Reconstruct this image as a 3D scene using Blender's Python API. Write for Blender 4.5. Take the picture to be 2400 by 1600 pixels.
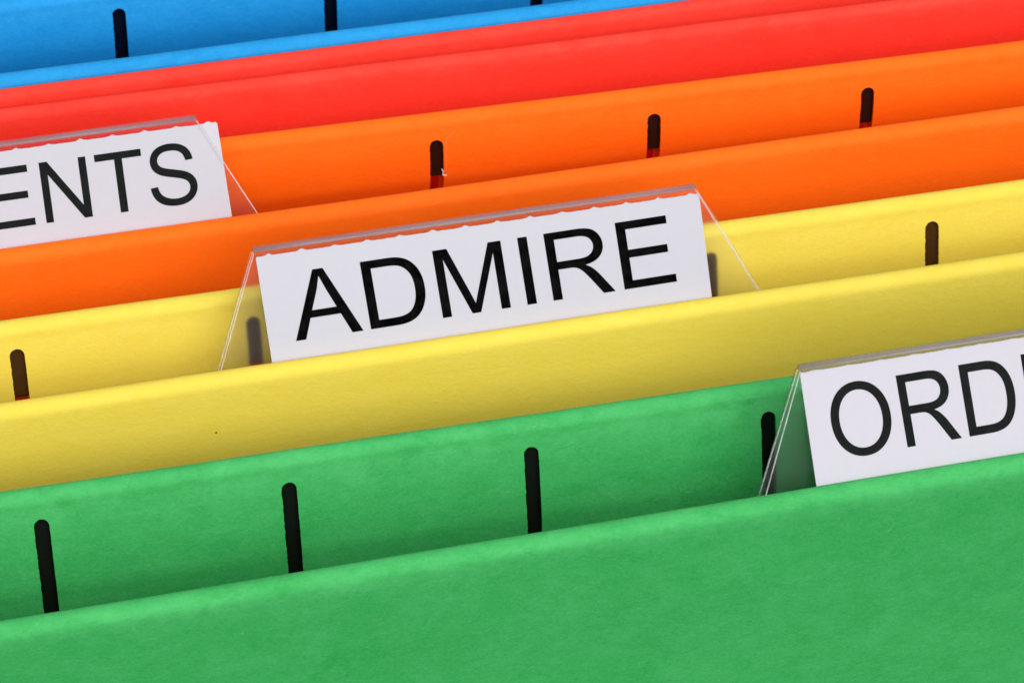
import bpy, bmesh, math, random
from mathutils import Matrix, Vector, noise

sc = bpy.context.scene
for o in list(bpy.data.objects):
    bpy.data.objects.remove(o)
MM = 0.001                                    # everything below is written in millimetres

# ------------------------------------------------------------------ camera
cam = bpy.data.cameras.new('camera')
cam_ob = bpy.data.objects.new('camera', cam)
sc.collection.objects.link(cam_ob)
right = Vector((0.97564, -0.21936, 0.00318)); up = Vector((0.13944, 0.63128, 0.76291)); fwd = Vector((0.16936, 0.74388, -0.64649))
m = Matrix((right, up, -fwd)).transposed().to_4x4()
m.translation = Vector((-67.886, -299.509, 258.18)) * MM
cam_ob.matrix_world = m
cam.sensor_width = 36.0
cam.lens = 9020.0 / 2400.0 * 36.0
cam.clip_start = 0.01
cam.clip_end = 50.0
cam.dof.use_dof = True
cam.dof.focus_distance = 0.395
cam.dof.aperture_fstop = 110.0
sc.camera = cam_ob

# ------------------------------------------------------------------ light
world = bpy.data.worlds.new('World'); sc.world = world
world.use_nodes = True
bg = world.node_tree.nodes['Background']
bg.inputs[0].default_value = (0.97, 0.98, 1.0, 1)
bg.inputs[1].default_value = 0.64

def area(name, loc, target, size, power, col=(1, 1, 1)):
    l = bpy.data.lights.new(name, 'AREA'); l.shape = 'DISK'; l.size = size; l.energy = power; l.color = col
    o = bpy.data.objects.new(name, l); sc.collection.objects.link(o)
    o.location = loc
    o.rotation_euler = (Vector(target) - Vector(loc)).to_track_quat('-Z', 'Y').to_euler()
    return o
area('softbox_lamp', (0.12, -1.14, 1.12), (0, 0.0, 0), 1.4, 33.5, (1.0, 0.985, 0.96))

sc.view_settings.view_transform = 'Standard'
sc.view_settings.look = 'None'
sc.view_settings.exposure = 0.0
sc.view_settings.gamma = 1.0
sc.view_settings.use_curve_mapping = False
sc.render.engine = 'CYCLES'
sc.cycles.use_denoising = True
sc.cycles.max_bounces = 14
sc.cycles.diffuse_bounces = 8
sc.cycles.transparent_max_bounces = 16
sc.cycles.blur_glossy = 0.5

# ------------------------------------------------------------------ helpers
def link(ob, parent=None):
    sc.collection.objects.link(ob)
    if parent is not None:
        ob.parent = parent
    return ob

def mesh_object(name, verts, faces, mat, parent=None, smooth=True):
    me = bpy.data.meshes.new(name)
    me.from_pydata(verts, [], faces)
    me.validate()
    me.materials.append(mat)
    if smooth:
        for p in me.polygons:
            p.use_smooth = True
    me.update()
    return link(bpy.data.objects.new(name, me), parent)

def thing(name, label, cat, loc=(0, 0, 0), group=None):
    e = bpy.data.objects.new(name, None)
    e.empty_display_size = 0.01
    e.location = loc
    sc.collection.objects.link(e)
    e['label'] = label; e['category'] = cat
    if group:
        e['group'] = group
    return e

# ------------------------------------------------------------------ materials
def paper_material(name, col, pale, mottle=0.5, wear=0.3, transl=0.15):
    """Dyed card: fibrous, slightly blotchy, a little light coming through."""
    mt = bpy.data.materials.new(name); mt.use_nodes = True
    nt = mt.node_tree; N = nt.nodes; L = nt.links
    N.clear()
    out = N.new('ShaderNodeOutputMaterial')
    tc = N.new('ShaderNodeTexCoord')
    def tex(scale, detail, rough, vec=None, dist=0.0):
        t = N.new('ShaderNodeTexNoise')
        t.inputs['Scale'].default_value = scale; t.inputs['Detail'].default_value = detail
        t.inputs['Roughness'].default_value = rough; t.inputs['Distortion'].default_value = dist
        L.new(vec if vec is not None else tc.outputs['Object'], t.inputs['Vector'])
        return t.outputs['Fac']
    def rng(sock, a, b, c, d):
        r = N.new('ShaderNodeMapRange')
        for k, v in zip(('From Min', 'From Max', 'To Min', 'To Max'), (a, b, c, d)):
            r.inputs[k].default_value = v
        L.new(sock, r.inputs['Value']); return r.outputs['Result']
    def math_(op, a, b):
        n = N.new('ShaderNodeMath'); n.operation = op
        for i, s in enumerate((a, b)):
            if isinstance(s, (int, float)): n.inputs[i].default_value = s
            else: L.new(s, n.inputs[i])
        return n.outputs[0]
    # fibres lie mostly across the sheet
    mp = N.new('ShaderNodeMapping'); mp.inputs['Scale'].default_value = (0.8, 1.0, 1.15)
    L.new(tc.outputs['Object'], mp.inputs['Vector'])
    blotch = tex(170.0, 3.0, 0.6, mp.outputs[0], 0.6)
    cloud = tex(620.0, 4.0, 0.65, mp.outputs[0], 0.8)
    grain = tex(3600.0, 3.0, 0.7, mp.outputs[0])
    f = math_('ADD', rng(blotch, 0.3, 0.7, 0, 0.36), rng(cloud, 0.3, 0.7, 0, 0.38))
    f = math_('ADD', f, rng(grain, 0.3, 0.7, 0, 0.62))
    f = math_('MULTIPLY', f, mottle)
    mix = N.new('ShaderNodeMix'); mix.data_type = 'RGBA'
    L.new(f, mix.inputs[0])
    mix.inputs[6].default_value = (*col, 1); mix.inputs[7].default_value = (*pale, 1)
    # sparse pale fibres
    mp2 = N.new('ShaderNodeMapping'); mp2.inputs['Scale'].default_value = (0.3, 1.0, 1.2); mp2.inputs['Rotation'].default_value = (0, 0.5, 0.3)
    L.new(tc.outputs['Object'], mp2.inputs['Vector'])
    fib = rng(tex(2600.0, 2.0, 0.5, mp2.outputs[0], 1.5), 0.66, 0.80, 0.0, 0.13 * min(1.0, mottle * 1.3))
    mix2 = N.new('ShaderNodeMix'); mix2.data_type = 'RGBA'
    L.new(fib, mix2.inputs[0]); L.new(mix.outputs[2], mix2.inputs[6])
    mix2.inputs[7].default_value = tuple(0.6 * c + 0.4 for c in pale) + (1,)
    # card scuffed pale along its fold
    at = N.new('ShaderNodeAttribute'); at.attribute_name = 'fold_wear'
    scuff = math_('MULTIPLY', at.outputs['Fac'], rng(math_('ADD', math_('MULTIPLY', cloud, 0.6), math_('MULTIPLY', blotch, 0.5)), 0.35, 0.75, 0.35 * wear, 1.5 * wear))
    mix3 = N.new('ShaderNodeMix'); mix3.data_type = 'RGBA'; mix3.clamp_factor = True
    L.new(scuff, mix3.inputs[0]); L.new(mix2.outputs[2], mix3.inputs[6])
    mix3.inputs[7].default_value = tuple(min(0.97, 1.30 * c + 0.035) for c in pale) + (1,)
    mix2 = mix3
    pr = N.new('ShaderNodeBsdfPrincipled')
    L.new(mix2.outputs[2], pr.inputs['Base Color'])
    pr.inputs['Roughness'].default_value = 0.7
    pr.inputs['Specular IOR Level'].default_value = 0.15
    bp = N.new('ShaderNodeBump'); bp.inputs['Strength'].default_value = 0.55; bp.inputs['Distance'].default_value = 0.00006
    L.new(math_('ADD', grain, math_('MULTIPLY', cloud, 1.5)), bp.inputs['Height'])
    L.new(bp.outputs[0], pr.inputs['Normal'])
    tl = N.new('ShaderNodeBsdfTranslucent'); L.new(mix2.outputs[2], tl.inputs['Color'])
    ms = N.new('ShaderNodeMixShader'); ms.inputs[0].default_value = transl
    L.new(pr.outputs[0], ms.inputs[1]); L.new(tl.outputs[0], ms.inputs[2])
    L.new(ms.outputs[0], out.inputs['Surface'])
    return mt

def simple_material(name, col, rough=0.6, spec=0.4, grain=0.0, scale=2500.0):
    mt = bpy.data.materials.new(name); mt.use_nodes = True
    nt = mt.node_tree; pr = nt.nodes['Principled BSDF']
    pr.inputs['Roughness'].default_value = rough
    pr.inputs['Specular IOR Level'].default_value = spec
    tc = nt.nodes.new('ShaderNodeTexCoord'); t = nt.nodes.new('ShaderNodeTexNoise')
    t.inputs['Scale'].default_value = scale; t.inputs['Detail'].default_value = 3
    nt.links.new(tc.outputs['Object'], t.inputs['Vector'])
    mx = nt.nodes.new('ShaderNodeMix'); mx.data_type = 'RGBA'
    mx.inputs[6].default_value = tuple(c * (1 - grain) for c in col) + (1,)
    mx.inputs[7].default_value = tuple(min(1, c * (1 + grain)) for c in col) + (1,)
    nt.links.new(t.outputs['Fac'], mx.inputs[0]); nt.links.new(mx.outputs[2], pr.inputs['Base Color'])
    return mt

def clear_film(name):
    """Thin clear film: passes light straight through, reflects by its gloss, a trace of haze."""
    mt = bpy.data.materials.new(name); mt.use_nodes = True
    nt = mt.node_tree; N = nt.nodes; L = nt.links; N.clear()
    out = N.new('ShaderNodeOutputMaterial')
    tr = N.new('ShaderNodeBsdfTransparent'); tr.inputs[0].default_value = (0.985, 0.985, 0.99, 1)
    df = N.new('ShaderNodeBsdfDiffuse'); df.inputs[0].default_value = (0.80, 0.80, 0.84, 1)
    gl = N.new('ShaderNodeBsdfGlossy'); gl.inputs['Roughness'].default_value = 0.08
    fr = N.new('ShaderNodeFresnel'); fr.inputs[0].default_value = 1.05
    tc = N.new('ShaderNodeTexCoord'); nz = N.new('ShaderNodeTexNoise'); nz.inputs['Scale'].default_value = 900; nz.inputs['Detail'].default_value = 4
    L.new(tc.outputs['Object'], nz.inputs['Vector'])
    mr = N.new('ShaderNodeMapRange'); mr.inputs['From Min'].default_value = 0.35; mr.inputs['From Max'].default_value = 0.75
    mr.inputs['To Min'].default_value = 0.0; mr.inputs['To Max'].default_value = 0.003
    L.new(nz.outputs['Fac'], mr.inputs['Value'])
    m1 = N.new('ShaderNodeMixShader'); L.new(mr.outputs[0], m1.inputs[0]); L.new(tr.outputs[0], m1.inputs[1]); L.new(df.outputs[0], m1.inputs[2])
    m2 = N.new('ShaderNodeMixShader'); L.new(fr.outputs[0], m2.inputs[0]); L.new(m1.outputs[0], m2.inputs[1]); L.new(gl.outputs[0], m2.inputs[2])
    L.new(m2.outputs[0], out.inputs['Surface'])
    return mt

def frosted_film(name):
    """Rear leaf of the tab: softly blurs what is seen through it."""
    mt = bpy.data.materials.new(name); mt.use_nodes = True
    nt = mt.node_tree; N = nt.nodes; L = nt.links
    pr = N['Principled BSDF']
    tc = N.new('ShaderNodeTexCoord'); nz = N.new('ShaderNodeTexNoise'); nz.inputs['Scale'].default_value = 500
    L.new(tc.outputs['Object'], nz.inputs['Vector'])
    mr = N.new('ShaderNodeMapRange'); mr.inputs['To Min'].default_value = 0.17; mr.inputs['To Max'].default_value = 0.23
    L.new(nz.outputs['Fac'], mr.inputs['Value']); L.new(mr.outputs[0], pr.inputs['Roughness'])
    pr.inputs['Base Color'].default_value = (1.0, 1.0, 1.0, 1)
    pr.inputs['Transmission Weight'].default_value = 1.0
    pr.inputs['IOR'].default_value = 1.22
    df = N.new('ShaderNodeBsdfDiffuse'); df.inputs[0].default_value = (0.82, 0.82, 0.86, 1)
    mx = N.new('ShaderNodeMixShader'); mx.inputs[0].default_value = 0.010
    L.new(pr.outputs[0], mx.inputs[1]); L.new(df.outputs[0], mx.inputs[2])
    L.new(mx.outputs[0], N['Material Output'].inputs['Surface'])
    return mt

PAPER = {
    'green':  paper_material('green_card', (0.017, 0.300, 0.056), (0.060, 0.420, 0.120), 0.75, 0.24),
    'yellow': paper_material('yellow_card', (0.75, 0.575, 0.050), (0.80, 0.64, 0.110), 0.5, 0.10),
    'orange': paper_material('orange_card', (0.97, 0.128, 0.0012), (0.98, 0.175, 0.006), 0.45, 0.10),
    'red':    paper_material('red_card', (0.92, 0.030, 0.014), (0.94, 0.060, 0.038), 0.5, 0.20),
    'blue':   paper_material('blue_card', (0.004, 0.235, 0.60), (0.020, 0.35, 0.76), 0.55, 0.16),
}
ROD = {c: simple_material(c + '_bounce_tinted_rod', col, 0.55, 0.1, 0.2, 900) for c, col in (  # light bounced off each card is painted into its rod's colour
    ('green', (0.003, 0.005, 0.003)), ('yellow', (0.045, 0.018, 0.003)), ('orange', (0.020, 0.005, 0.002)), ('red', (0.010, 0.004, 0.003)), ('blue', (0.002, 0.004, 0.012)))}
LABEL = simple_material('white_label_card', (0.50, 0.487, 0.535), 0.6, 0.1, 0.02, 1500)
INK = simple_material('black_ink', (0.0012, 0.0012, 0.0012), 0.8, 0.0, 0.1)
INK_GREY = simple_material('charcoal_ink', (0.009, 0.011, 0.010), 0.8, 0.0, 0.1)
FILM = clear_film('clear_tab_film')
FROST = frosted_film('frosted_tab_film')
LINT = simple_material('white_lint', (0.85, 0.82, 0.82), 0.8, 0.2, 0.05)
THREAD = simple_material('pale_orange_thread', (0.95, 0.36, 0.15), 0.8, 0.1, 0.05)
DIRT = simple_material('brown_speck', (0.12, 0.06, 0.01), 0.8, 0.1, 0.1)
FLOOR = simple_material('grey_blocking_floor', (0.18, 0.18, 0.18), 0.5, 0.4, 0.1, 60)

# ------------------------------------------------------------------ unseen floor under the folders, enlarged to block light from below
ZB = -238.0
XL, XR = -178.0, 196.0
fl = mesh_object('light_blocking_floor', [(x * MM, y * MM, ZB * MM) for x, y in ((-900, -1500), (900, -1500), (900, 500), (-900, 500))], [(0, 1, 2, 3)], FLOOR, None, False)
fl['kind'] = 'structure'

# ------------------------------------------------------------------ hanging folders
def bow(x, s):
    return s * 90.0 * math.tanh(x / 90.0)

class Flap:
    """One leaf of a hanging folder: card folded over a flat black rod.
    Y: depth of the fold line, s: how much the rod is turned, side: +1 front leaf, -1 rear leaf."""
    def __init__(self, Y, s, side, gap, tilt, r, rod_bottom, slots, seed, slot_top=-4.35, ridge=0.05, wave=0.35):
        self.__dict__.update(locals())
        self.zc = -1.3 * r
        self.ridge_amount = ridge
    def yc(self, x, z):
        A = max(0.3, self.gap / 2 - 1.6)
        h = max(0.0, -z)
        if isinstance(self.tilt, tuple):          # leaf bows: leans back at the fold, turns upright further down
            t0, t1 = self.tilt
            hh = min(h, 14.0)
            g = t0 * hh + (t1 - t0) * hh * hh / 28.0
            g += (A - g) * (1 - math.exp(-max(0.0, h - 14.0) / 45.0))
        else:
            g = A * (1 - math.exp(-h * self.tilt / A))
        return self.Y + bow(x, self.s) + self.side * g
    def ripple(self, x, z):
        h = max(0.0, -z - 5.0)
        k = min(1.0, h / 14.0)
        v = Vector((x * 0.021, z * 0.035, self.seed * 7.3))
        n = noise.noise(v) + 0.4 * noise.noise(v * 2.7)
        # card relaxes just below the rod
        ridge = self.ridge_amount * math.exp(-((z - max(self.rod_bottom, -10.6)) / 1.1) ** 2)
        return self.wave * k * n - ridge

def build_flap(name, F, mat, parent, front_depth, rear_depth):
    r, zc = F.r, F.zc
    slot_top, slot_bot = F.slot_top, -22.0
    # profile rows: (z, normal offset, is-arc) from the near side's lower end, over the fold, down the far side
    near_rows = []
    z = zc
    fine = []
    zz = slot_top
    cap = [0.0, 0.05, 0.13, 0.24, 0.38, 0.55, 0.78]
    fine = [slot_top - c for c in cap]
    zz = fine[-1] - 0.28
    while zz > slot_bot:
        fine.append(zz); zz -= 0.28
    top_rows = [zc - 0.5, zc - 1.2]
    zs = [q for q in top_rows if q > slot_top + 0.15] + [slot_top + 0.12] + fine
    deep = []
    zz = slot_bot
    step = 1.0
    def rows_to(depth):
        out = list(zs); zz = slot_bot; st = 1.2
        while zz > depth:
            out.append(zz); zz -= st; st *= 1.12
        out.append(depth)
        return out
    near = rows_to(front_depth); far = rows_to(rear_depth)
    prof = [('n', z) for z in reversed(near)] + [('a', a) for a in [math.pi * k / 12 for k in range(13)]] + [('f', z) for z in far]
    # columns
    cols = []           # (x, slot index or None, edge sign)
    xs = []
    rnd = random.Random(F.seed)
    w = 0.78
    grid = sorted(set([XL, XR] + [XL + (XR - XL) * k / 74 for k in range(75)]))
    sl = F.slots
    for g in grid:
        if all(abs(g - c) > 1.6 for c in sl):
            xs.append((g, None, 0))
    for i, c in enumerate(sl):
        for d in (-1.4, 1.4):
            xs.append((c + d, None, 0))
        xs.append((c - w, i, -1)); xs.append((c + w, i, 1))
    xs.sort(key=lambda t: t[0])
    verts = []; faces = []; wear = []
    nc = len(xs)
    jit = {}
    for (tag, q) in prof:
        for (x, si, sg) in xs:
            xx = x
            if tag == 'a':
                z = zc; a = q
                y = F.yc(x, zc) - r * math.cos(a); z = zc + r * math.sin(a)
                y += 0.0
            else:
                z = q
                if si is not None and z <= slot_top + 1e-6 and z > slot_bot - 1e-6:
                    d = slot_top - z
                    hw = w if d >= w else math.sqrt(max(0.0, w * w - (w - d) ** 2))
                    hw = max(hw, 0.10)
                    if tag == 'n':
                        j = (0.036 if sg < 0 else 0.012) * (0.4 * noise.noise(Vector((z * 2.3, sl[si], sg * 3.0 + F.seed))) + rnd.uniform(-1, 1))
                    else:
                        j = 0
                        hw += 0.05
                    xx = sl[si] + sg * hw + j
                y = F.yc(xx, z) + F.ripple(xx, z) + (-r if tag == 'n' else r)
            # a rod is never perfectly straight, card never perfectly even
            z += 0.10 * noise.noise(Vector((x * 0.035, F.seed * 3.1, 0.0))) + 0.02 * noise.noise(Vector((x * 0.4, F.seed * 1.7, 2.0)))
            verts.append((xx * MM, y * MM, z * MM))
            d = 0.0 if tag == 'a' else zc - z
            wear.append(math.exp(-(d / (1.1 if F.side > 0 else 3.2)) ** 2))
    for j in range(len(prof) - 1):
        ta, za = prof[j]; tb, zb = prof[j + 1]
        for i in range(nc - 1):
            a, b = xs[i], xs[i + 1]
            if a[1] is not None and a[1] == b[1] and a[2] == -1 and ta != 'a' and tb != 'a':
                lo, hi = min(za, zb), max(za, zb)
                if hi <= slot_top + 1e-6 and lo >= slot_bot - 1e-6:
                    continue
            faces.append((j * nc + i, j * nc + i + 1, (j + 1) * nc + i + 1, (j + 1) * nc + i))
    ob = mesh_object(name, verts, faces, mat, parent)
    ob.data.attributes.new('fold_wear', 'FLOAT', 'POINT').data.foreach_set('value', wear)
    so = ob.modifiers.new('card_thickness', 'SOLIDIFY'); so.thickness = 0.30 * MM; so.offset = -1.0
    so.use_even_offset = False
    es = ob.modifiers.new('crisp_cut_edges', 'EDGE_SPLIT'); es.split_angle = math.radians(50)
    return ob

def build_rod(F, parent, mat):
    """Flat black rod lying inside the fold."""
    r = F.r; t = r - 0.42
    sec = []
    for k in range(7):
        a = math.pi * k / 6
        sec.append((-t * math.cos(a), F.zc + t * math.sin(a)))
    zb = F.rod_bottom
    sec += [(t, zb + 0.3), (t - 0.25, zb), (-t + 0.25, zb), (-t, zb + 0.3)]
    n = len(sec); verts = []; faces = []
    xs = [XL - 8 + (XR - XL + 16) * k / 40 for k in range(41)]
    for x in xs:
        for (dy, z) in sec:
            verts.append((x * MM, (F.yc(x, z) + dy) * MM, z * MM))
    for i in range(len(xs) - 1):
        for k in range(n):
            a = i * n + k; b = i * n + (k + 1) % n
            faces.append((a, b, b + n, a + n))
    faces.append(tuple(range(n))[::-1]); faces.append(tuple((len(xs) - 1) * n + k for k in range(n)))
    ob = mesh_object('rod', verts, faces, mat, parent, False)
    return ob

def folder(colour, label, Yf, sf, Yb, sb, tf, tb, r, rod_b, slots, seed, slot_top):
    mid = 0.5 * (Yf + Yb)
    e = thing('hanging_folder', label, 'folder', (0, 0, 0), None)
    gap = Yb - Yf
    Ff = Flap(Yf, sf, 1, gap, tf, r, rod_b, [], seed, ridge=0.02)
    Fb = Flap(Yb, sb, -1, gap, tb, r, rod_b, slots, seed + 1, slot_top, 0.09)
    build_flap('front_flap', Ff, PAPER[colour], e, ZB, -34.0)
    build_flap('back_flap', Fb, PAPER[colour], e, -34.0, ZB)
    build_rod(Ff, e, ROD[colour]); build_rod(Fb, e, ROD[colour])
    return e, Ff, Fb

def slot_row(x0):
    return [x0 + 25.0 * k for k in range(-6, 9) if XL + 8 < x0 + 25.0 * k < XR - 8]

green = folder('green', 'green card hanging folder in front of the yellow one, holding the ORD tab',
               -31.27, 0.0187, -13.53, -0.0004, 0.02, (0.32, 0.16), 1.25, -18.0, slot_row(-1.25), 11, -2.9)
yellow = folder('yellow', 'yellow card hanging folder holding the ADMIRE tab, between green and orange folders',
                0.0, 0.0092, 12.84, -0.0005, (-0.14, -0.10), (0.36, 0.04), 1.25, -8.7, slot_row(-0.40), 23, -2.8)
orange = folder('orange', 'orange card hanging folder holding the tab ending in ENTS',
                24.74, 0.0085, 38.63, -0.0199, (-0.10, -0.08), (0.36, -0.50), 1.25, -8.3, slot_row(-0.15), 37, -2.85)
red = folder('red', 'red card hanging folder nearly closed between orange and blue folders',
             48.59, -0.0139, 52.88, 0.0016, (-0.08, -0.06), 0.06, 1.0, -9.0, slot_row(0.2), 41, -3.5)
blue = folder('blue', 'blue card hanging folder standing behind the red one',
              55.67, -0.0011, 71.0, 0.0, 0.02, (0.36, -0.40), 1.3, -15.0, slot_row(-6.25), 53, -2.6)

# ------------------------------------------------------------------ lettering outlines (units of 2048 per em)
def qpath(start, *segs):
    """Points of a path of straight lines (x,y) and quadratic arcs (cx,cy,x,y)."""
    pts = [start]
    for s in segs:
        if len(s) == 2:
            pts.append(s)
        else:
            p0 = pts[-1]
            for k in range(1, 8):
                t = k / 7
                pts.append(((1 - t) ** 2 * p0[0] + 2 * t * (1 - t) * s[0] + t * t * s[2], (1 - t) ** 2 * p0[1] + 2 * t * (1 - t) * s[1] + t * t * s[3]))
    return pts

def oval(cx, cy, rx, ry, e=2.12, n=56):
    out = []
    for k in range(n):
        a = 2 * math.pi * k / n
        c, s = math.cos(a), math.sin(a)
        out.append((cx + rx * math.copysign(abs(c) ** (2 / e), c), cy + ry * math.copysign(abs(s) ** (2 / e), s)))
    return out

GLYPH = {
    'A': (1366, [[(-3, 0), (560, 1466), (769, 1466), (1369, 0), (1148, 0), (977, 444), (364, 444), (203, 0)],
                 [(420, 602), (917, 602), (764, 1008), (661, 1312), (581, 1024)]]),
    'D': (1479, [qpath((158, 0), (158, 1466), (663, 1466), (834, 1466, 924, 1445), (1050, 1416, 1139, 1340), (1255, 1242, 1312, 1089), (1370, 937, 1370, 741),
                       (1370, 574, 1331, 445), (1292, 316, 1231, 231), (1170, 147, 1097, 98), (1025, 50, 922, 25), (820, 0, 687, 0)),
                 qpath((352, 173), (665, 173), (810, 173, 892, 200), (975, 227, 1024, 276), (1093, 345, 1131, 461), (1170, 578, 1170, 744),
                       (1170, 974, 1094, 1097), (1019, 1221, 911, 1263), (833, 1293, 660, 1293), (352, 1293))]),
    'M': (1706, [[(152, 0), (152, 1466), (444, 1466), (791, 428), (839, 283), (861, 211), (886, 291), (939, 446), (1290, 1466), (1551, 1466), (1551, 0),
                  (1364, 0), (1364, 1227), (938, 0), (763, 0), (339, 1248), (339, 0)]]),
    'I': (569, [[(191, 0), (191, 1466), (385, 1466), (385, 0)]]),
    'R': (1479, [qpath((161, 0), (161, 1466), (811, 1466), (1007, 1466, 1109, 1426), (1211, 1387, 1272, 1287), (1333, 1187, 1333, 1066), (1333, 910, 1232, 803),
                       (1131, 696, 920, 667), (997, 630, 1037, 594), (1122, 516, 1198, 399), (1453, 0), (1209, 0), (1015, 305), (930, 437, 875, 507),
                       (820, 577, 776, 605), (733, 633, 688, 644), (655, 651, 580, 651), (355, 651), (355, 0)),
                 qpath((355, 819), (772, 819), (905, 819, 980, 846), (1055, 874, 1094, 934), (1133, 995, 1133, 1066), (1133, 1170, 1057, 1237), (982, 1304, 819, 1304), (355, 1304))]),
    'E': (1366, [[(162, 0), (162, 1466), (1222, 1466), (1222, 1293), (356, 1293), (356, 844), (1167, 844), (1167, 672), (356, 672), (356, 173), (1256, 173), (1256, 0)]]),
    'N': (1479, [[(156, 0), (156, 1466), (355, 1466), (1125, 315), (1125, 1466), (1311, 1466), (1311, 0), (1112, 0), (342, 1152), (342, 0)]]),
    'T': (1251, [[(531, 0), (531, 1293), (48, 1293), (48, 1466), (1210, 1466), (1210, 1293), (725, 1293), (725, 0)]]),
    'O': (1593, [oval(797, 733, 698, 758), oval(797, 733, 500, 591)]),
    'S': (1366, [qpath((92, 471), (275, 487), (288, 377, 335, 306), (383, 236, 483, 192), (583, 149, 708, 149), (819, 149, 904, 182), (989, 215, 1030, 272),
                       (1072, 330, 1072, 398), (1072, 467, 1032, 518), (992, 570, 900, 605), (841, 628, 639, 676), (437, 725, 356, 768), (251, 823, 199, 904),
                       (148, 986, 148, 1087), (148, 1198, 211, 1294), (274, 1391, 395, 1441), (516, 1491, 664, 1491), (827, 1491, 951, 1438),
                       (1076, 1386, 1143, 1284), (1210, 1182, 1215, 1053), (1029, 1039), (1014, 1178, 927, 1249), (841, 1320, 672, 1320),
                       (496, 1320, 415, 1255), (335, 1191, 335, 1100), (335, 1021, 392, 970), (448, 919, 684, 865), (921, 812, 1009, 772),
                       (1137, 713, 1198, 622), (1259, 532, 1259, 414), (1259, 297, 1192, 193), (1125, 90, 999, 32), (874, -25, 717, -25),
                       (518, -25, 383, 33), (249, 91, 172, 207), (96, 324, 92, 471))[:-1]]),
}

def filled_mesh(name, loops, half_thickness):
    """Fill 2-D loops (first outer, rest holes) into a thin solid via a curve."""
    cu = bpy.data.curves.new(name, 'CURVE'); cu.dimensions = '2D'; cu.fill_mode = 'BOTH'
    cu.extrude = half_thickness
    for lp in loops:
        sp = cu.splines.new('POLY'); sp.points.add(len(lp) - 1)
        for p, (x, y) in zip(sp.points, lp):
            p.co = (x, y, 0, 1)
        sp.use_cyclic_u = True
    tmp = bpy.data.objects.new(name, cu); sc.collection.objects.link(tmp)
    dg = bpy.context.evaluated_depsgraph_get()
    me = bpy.data.meshes.new_from_object(tmp.evaluated_get(dg))
    bpy.data.objects.remove(tmp); bpy.data.curves.remove(cu)
    me.name = name
    return me

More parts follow.
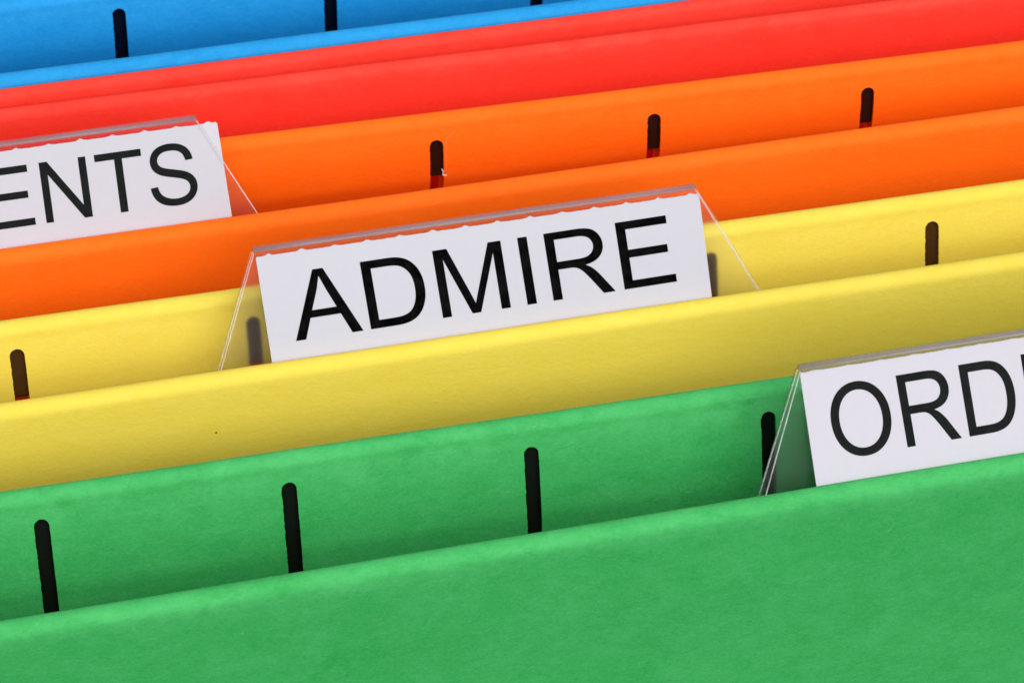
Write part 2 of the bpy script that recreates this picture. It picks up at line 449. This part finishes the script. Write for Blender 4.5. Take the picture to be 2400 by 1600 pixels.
# ------------------------------------------------------------------ index tabs
LEAN = 0.5
def tab(label, F, corners, fold_v, lab, word, aff, ink, seed, splay, torn):
    """corners: sleeve outline (left top u, right top u, left slope, right slope) in the tab's own plane; lab: label rectangle."""
    e = thing('index_tab', label, 'tab', (0, 0, 0), None)
    xc = 0.5 * (lab[0] + lab[1])
    ux = Vector((1, F.s, 0)).normalized()
    vy = Vector((0, LEAN, 1)).normalized()
    wz = ux.cross(vy).normalized()            # faces the camera side
    vy = wz.cross(ux).normalized()
    mt = Matrix((ux, vy, wz)).transposed().to_4x4()
    mt.translation = Vector((xc, F.Y + F.s * xc + 1.4, 0)) * MM
    e.matrix_world = mt
    rnd = random.Random(seed)
    uL, uR, kL, kR = corners
    uL -= xc; uR -= xc
    vb = -3.2
    # sleeve: two leaves joined by a rounded fold; each leaf is a thin sheet
    R = 0.36; th = 0.22
    def leaf(name, front, mat, zsplay):
        rows = [fold_v - R, fold_v * 0.75, fold_v * 0.5, fold_v * 0.25, 0.0, vb]
        vs = []; fs = []
        nx = 9
        for side_w in (0, 1):
            for v in rows:
                l = uL + kL * (fold_v - v); r_ = uR + kR * (fold_v - v)
                for i in range(nx):
                    u = l + (r_ - l) * i / (nx - 1)
                    wv = (R + th * side_w) if front else (-R - zsplay * (fold_v - v) / fold_v - th * side_w)
                    vs.append((u * MM, v * MM, wv * MM))
        n = nx * len(rows)
        for j in range(len(rows) - 1):
            for i in range(nx - 1):
                a = j * nx + i
                q = (a, a + nx, a + nx + 1, a + 1)
                fs.append(q if front else q[::-1])
                fs.append(tuple(k + n for k in (q[::-1] if front else q)))
        rim = [i for i in range(nx)] + [j * nx + nx - 1 for j in range(1, len(rows))] + [(len(rows) - 1) * nx + i for i in range(nx - 2, -1, -1)] + [j * nx for j in range(len(rows) - 2, 0, -1)]
        for a, b in zip(rim, rim[1:] + rim[:1]):
            fs.append((a, b, b + n, a + n))
        ob = mesh_object(name, vs, fs, mat, e, False)
        bm = bmesh.new(); bm.from_mesh(ob.data); bmesh.ops.recalc_face_normals(bm, faces=bm.faces); bm.to_mesh(ob.data); bm.free()
        # added pale tubes paint in the light scattered at the cut edges
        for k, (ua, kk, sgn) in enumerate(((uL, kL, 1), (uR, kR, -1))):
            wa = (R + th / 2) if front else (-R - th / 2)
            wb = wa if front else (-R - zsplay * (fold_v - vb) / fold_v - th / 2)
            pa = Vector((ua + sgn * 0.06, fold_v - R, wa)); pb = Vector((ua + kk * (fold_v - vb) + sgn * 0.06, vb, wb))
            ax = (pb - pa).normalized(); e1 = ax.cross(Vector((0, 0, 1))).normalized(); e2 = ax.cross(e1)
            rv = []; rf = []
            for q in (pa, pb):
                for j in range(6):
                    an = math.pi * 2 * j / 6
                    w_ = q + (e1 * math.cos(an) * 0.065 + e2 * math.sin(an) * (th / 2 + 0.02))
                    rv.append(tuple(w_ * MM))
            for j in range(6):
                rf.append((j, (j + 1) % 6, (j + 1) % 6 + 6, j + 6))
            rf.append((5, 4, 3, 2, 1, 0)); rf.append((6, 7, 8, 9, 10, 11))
            mesh_object('edge_glint', rv, rf, EDGE, ob, True)
        return ob
    leaf('front_leaf', True, FILM, 0)
    leaf('rear_leaf', False, FROST, splay)
    # rounded top fold
    vs = []; fs = []; na = 9; nx = 9
    for k in range(na):
        a = math.pi * k / (na - 1)
        for rr in (R, R + th):
            for i in range(nx):
                u = uL + (uR - uL) * i / (nx - 1)
                # corners of the fold are softened
                if i in (0, nx - 1):
                    u += (0.12 if i == 0 else -0.12) * math.sin(a)
                vs.append((u * MM, (fold_v - R + 0.02 + rr * math.sin(a)) * MM, rr * math.cos(a) * MM))
    def idx(k, s, i): return (k * 2 + s) * nx + i
    for k in range(na - 1):
        for i in range(nx - 1):
            fs.append((idx(k, 0, i), idx(k, 0, i + 1), idx(k + 1, 0, i + 1), idx(k + 1, 0, i)))
            fs.append((idx(k, 1, i), idx(k + 1, 1, i), idx(k + 1, 1, i + 1), idx(k, 1, i + 1)))
        for i in (0, nx - 1):
            fs.append((idx(k, 0, i), idx(k + 1, 0, i), idx(k + 1, 1, i), idx(k, 1, i)))
    for k in (0, na - 1):
        for i in range(nx - 1):
            fs.append((idx(k, 0, i), idx(k, 1, i), idx(k, 1, i + 1), idx(k, 0, i + 1)))
    ob = mesh_object('top_fold', vs, fs, FOLD, e, True)
    bm = bmesh.new(); bm.from_mesh(ob.data); bmesh.ops.recalc_face_normals(bm, faces=bm.faces); bm.to_mesh(ob.data); bm.free()
    # paper label with a torn perforated top
    l0, l1, ltop, skew = lab
    l0 -= xc; l1 -= xc
    pts = [(l0 + 0.07 * 0 - skew * 12.6, -2.6), ]
    pts = [(l0 + skew * (ltop + 2.6), -2.6), (l1 + skew * (ltop + 2.6), -2.6)]
    top = []
    u = l1
    pitch = 3.45
    top.append((l1, ltop - 0.15)); top.append((l1 - 0.2, ltop + 0.05))
    k = 0
    c = l1 - 0.9 if torn > 0.3 else l1 - 1.5
    n = int((l1 - l0) / 0.16)
    for i in range(1, n):
        u = l1 - 0.2 - (l1 - l0 - 0.4) * i / n
        d = ((l1 - 1.0 - u) / pitch) % 1.0
        d = min(d, 1 - d) * pitch
        kk = round((l1 - 1.0 - u) / pitch)
        hgt = torn * (0.75 + 0.5 * noise.noise(Vector((kk * 3.7, seed, 0))))
        wd = 0.30 + 0.12 * noise.noise(Vector((kk * 1.9, seed, 5)))
        b = hgt * math.exp(-(d / wd) ** 2) + 0.03 * noise.noise(Vector((u * 2.2, seed, 1))) + 0.02 * rnd.uniform(-1, 1)
        top.append((u, ltop + b))
    top.append((l0 + 0.1, ltop + 0.02)); top.append((l0, ltop - 0.2))
    loop = [(x * MM, y * MM) for x, y in pts + top]
    me = filled_mesh('paper_label', [loop], 0.09 * MM)
    me.materials.clear(); me.materials.append(LABEL)
    pl = link(bpy.data.objects.new('paper_label', me), e)
    # printed letters, a film of ink on the card
    (ax, ay), (bx, by), (cx, cy) = aff
    x = 0
    for ch in word:
        adv, loops = GLYPH[ch]
        lp = [[((ax * (X + x) + bx * Yv + cx - xc) * MM, (ay * (X + x) + by * Yv + cy) * MM) for X, Yv in L_] for L_ in loops]
        g = filled_mesh('letter', lp, 0.012 * MM)
        g.materials.clear(); g.materials.append(ink)
        lo = link(bpy.data.objects.new('letter', g), pl)
        lo.location = (0, 0, 0.112 * MM)
        x += adv
    return e

def fold_film(name):
    """Stretched, greyish plastic along the tab's fold."""
    mt = bpy.data.materials.new(name); mt.use_nodes = True
    nt = mt.node_tree; N = nt.nodes; L = nt.links; N.clear()
    out = N.new('ShaderNodeOutputMaterial')
    tr = N.new('ShaderNodeBsdfTransparent'); tr.inputs[0].default_value = (0.90, 0.90, 0.92, 1)
    pr = N.new('ShaderNodeBsdfPrincipled'); pr.inputs['Base Color'].default_value = (0.30, 0.28, 0.30, 1); pr.inputs['Roughness'].default_value = 0.22
    tc = N.new('ShaderNodeTexCoord'); mp = N.new('ShaderNodeMapping'); mp.inputs['Scale'].default_value = (120, 1800, 1800)
    nz = N.new('ShaderNodeTexNoise'); nz.inputs['Scale'].default_value = 1.0; nz.inputs['Detail'].default_value = 3
    L.new(tc.outputs['Object'], mp.inputs['Vector']); L.new(mp.outputs[0], nz.inputs['Vector'])
    mr = N.new('ShaderNodeMapRange'); mr.inputs['From Min'].default_value = 0.3; mr.inputs['From Max'].default_value = 0.7
    mr.inputs['To Min'].default_value = 0.20; mr.inputs['To Max'].default_value = 0.36
    L.new(nz.outputs['Fac'], mr.inputs['Value'])
    mx = N.new('ShaderNodeMixShader'); L.new(mr.outputs[0], mx.inputs[0]); L.new(tr.outputs[0], mx.inputs[1]); L.new(pr.outputs[0], mx.inputs[2])
    L.new(mx.outputs[0], out.inputs['Surface'])
    return mt
FOLD = fold_film('grey_fold_film')
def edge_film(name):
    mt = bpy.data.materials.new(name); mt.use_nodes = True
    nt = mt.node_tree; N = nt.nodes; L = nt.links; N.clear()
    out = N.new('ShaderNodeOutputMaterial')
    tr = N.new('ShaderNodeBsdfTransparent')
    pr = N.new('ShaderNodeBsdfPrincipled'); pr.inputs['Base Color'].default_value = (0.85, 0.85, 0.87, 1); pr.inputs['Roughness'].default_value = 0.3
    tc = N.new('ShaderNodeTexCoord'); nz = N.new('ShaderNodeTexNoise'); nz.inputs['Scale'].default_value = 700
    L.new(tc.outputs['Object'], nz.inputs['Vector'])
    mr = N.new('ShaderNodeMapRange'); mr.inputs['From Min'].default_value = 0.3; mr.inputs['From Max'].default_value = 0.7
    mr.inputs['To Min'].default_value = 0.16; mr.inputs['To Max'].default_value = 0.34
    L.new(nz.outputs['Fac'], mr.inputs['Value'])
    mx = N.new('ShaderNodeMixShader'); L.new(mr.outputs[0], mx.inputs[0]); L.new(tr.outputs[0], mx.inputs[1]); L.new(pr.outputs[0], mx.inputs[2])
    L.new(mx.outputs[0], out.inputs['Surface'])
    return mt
EDGE = edge_film('painted_edge_glint')

tab('clear plastic tab with white label reading ADMIRE on the yellow folder', yellow[1],
    (-25.64, 21.5, -0.40, 0.485), 11.15, (-25.39, 21.78, 10.25, 0.035), 'ADMIRE',
    ((5.193586e-03, 4.566479e-05), (-2.819853e-04, 4.940548e-03), (-22.24027, 0.873006)), INK, 3, 0.5, 0.26)
tab('clear plastic tab with white label starting ORD on the green folder', green[1],
    (23.89, 71.0, -0.375, 0.45), 11.6, (24.01, 71.3, 10.95, 0.057), 'ORDE',
    ((4.434475e-03, 3.467352e-05), (-4.456075e-04, 5.141334e-03), (26.64281, 1.536946)), INK_GREY, 7, 0.9, 0.13)
tab('clear plastic tab with white label ending ENTS, slipped sideways, on the orange folder', orange[1],
    (-74.5, -27.6, -0.47, 0.475), 10.4, (-72.7, -25.43, 9.52, 0.037), 'ENTS',
    ((4.330130e-03, 7.345501e-06), (-2.448168e-05, 4.509433e-03), (-51.50649, 1.156181)), INK_GREY, 9, 0.5, 0.26)

# ------------------------------------------------------------------ small things: lint and a speck
def tube(name, pts, rad, mat, label, cat):
    cu = bpy.data.curves.new(name, 'CURVE'); cu.dimensions = '3D'; cu.bevel_depth = rad * MM; cu.bevel_resolution = 1
    sp = cu.splines.new('POLY'); sp.points.add(len(pts) - 1)
    for p, q in zip(sp.points, pts):
        p.co = (q[0] * MM, q[1] * MM, q[2] * MM, 1)
    tmp = bpy.data.objects.new(name, cu); sc.collection.objects.link(tmp)
    me = bpy.data.meshes.new_from_object(tmp.evaluated_get(bpy.context.evaluated_depsgraph_get()))
    bpy.data.objects.remove(tmp); bpy.data.curves.remove(cu)
    me.materials.clear(); me.materials.append(mat); me.name = name
    o = link(bpy.data.objects.new(name, me))
    o['label'] = label; o['category'] = cat
    return o

Ob = orange[2]
def on_ob(x, z, d=0.06):
    return (x, Ob.yc(x, z) + Ob.ripple(x, z) - Ob.r - d, z)
tube('lint_curl', [on_ob(x, z) for x, z in ((0.40, -6.75), (0.46, -7.0), (0.56, -7.12), (0.48, -7.4), (0.50, -7.62), (0.66, -7.68), (0.92, -7.72))], 0.055, LINT,
     'tiny white curl of lint at a slot of the orange folder', 'lint')
tube('lint_thread', [on_ob(x, z, 0.025) for x, z in ((2.1, -1.96), (1.6, -2.35), (1.07, -2.81), (0.95, -3.1), (0.90, -3.66), (0.91, -4.4), (0.90, -5.21), (0.93, -6.0), (0.92, -6.77))], 0.014, THREAD,
     'faint pale thread running up beside a slot of the orange folder', 'lint')
Yf = yellow[1]
x, z = -31.6, -6.64
p = (x, Yf.yc(x, z) + Yf.ripple(x, z) - Yf.r - 0.02, z)
tube('dirt_speck', [(p[0] - 0.06, p[1], p[2] - 0.04), (p[0], p[1], p[2] + 0.02), (p[0] + 0.07, p[1], p[2] - 0.01)], 0.09, DIRT,
     'tiny brown speck on the face of the yellow folder', 'dirt')
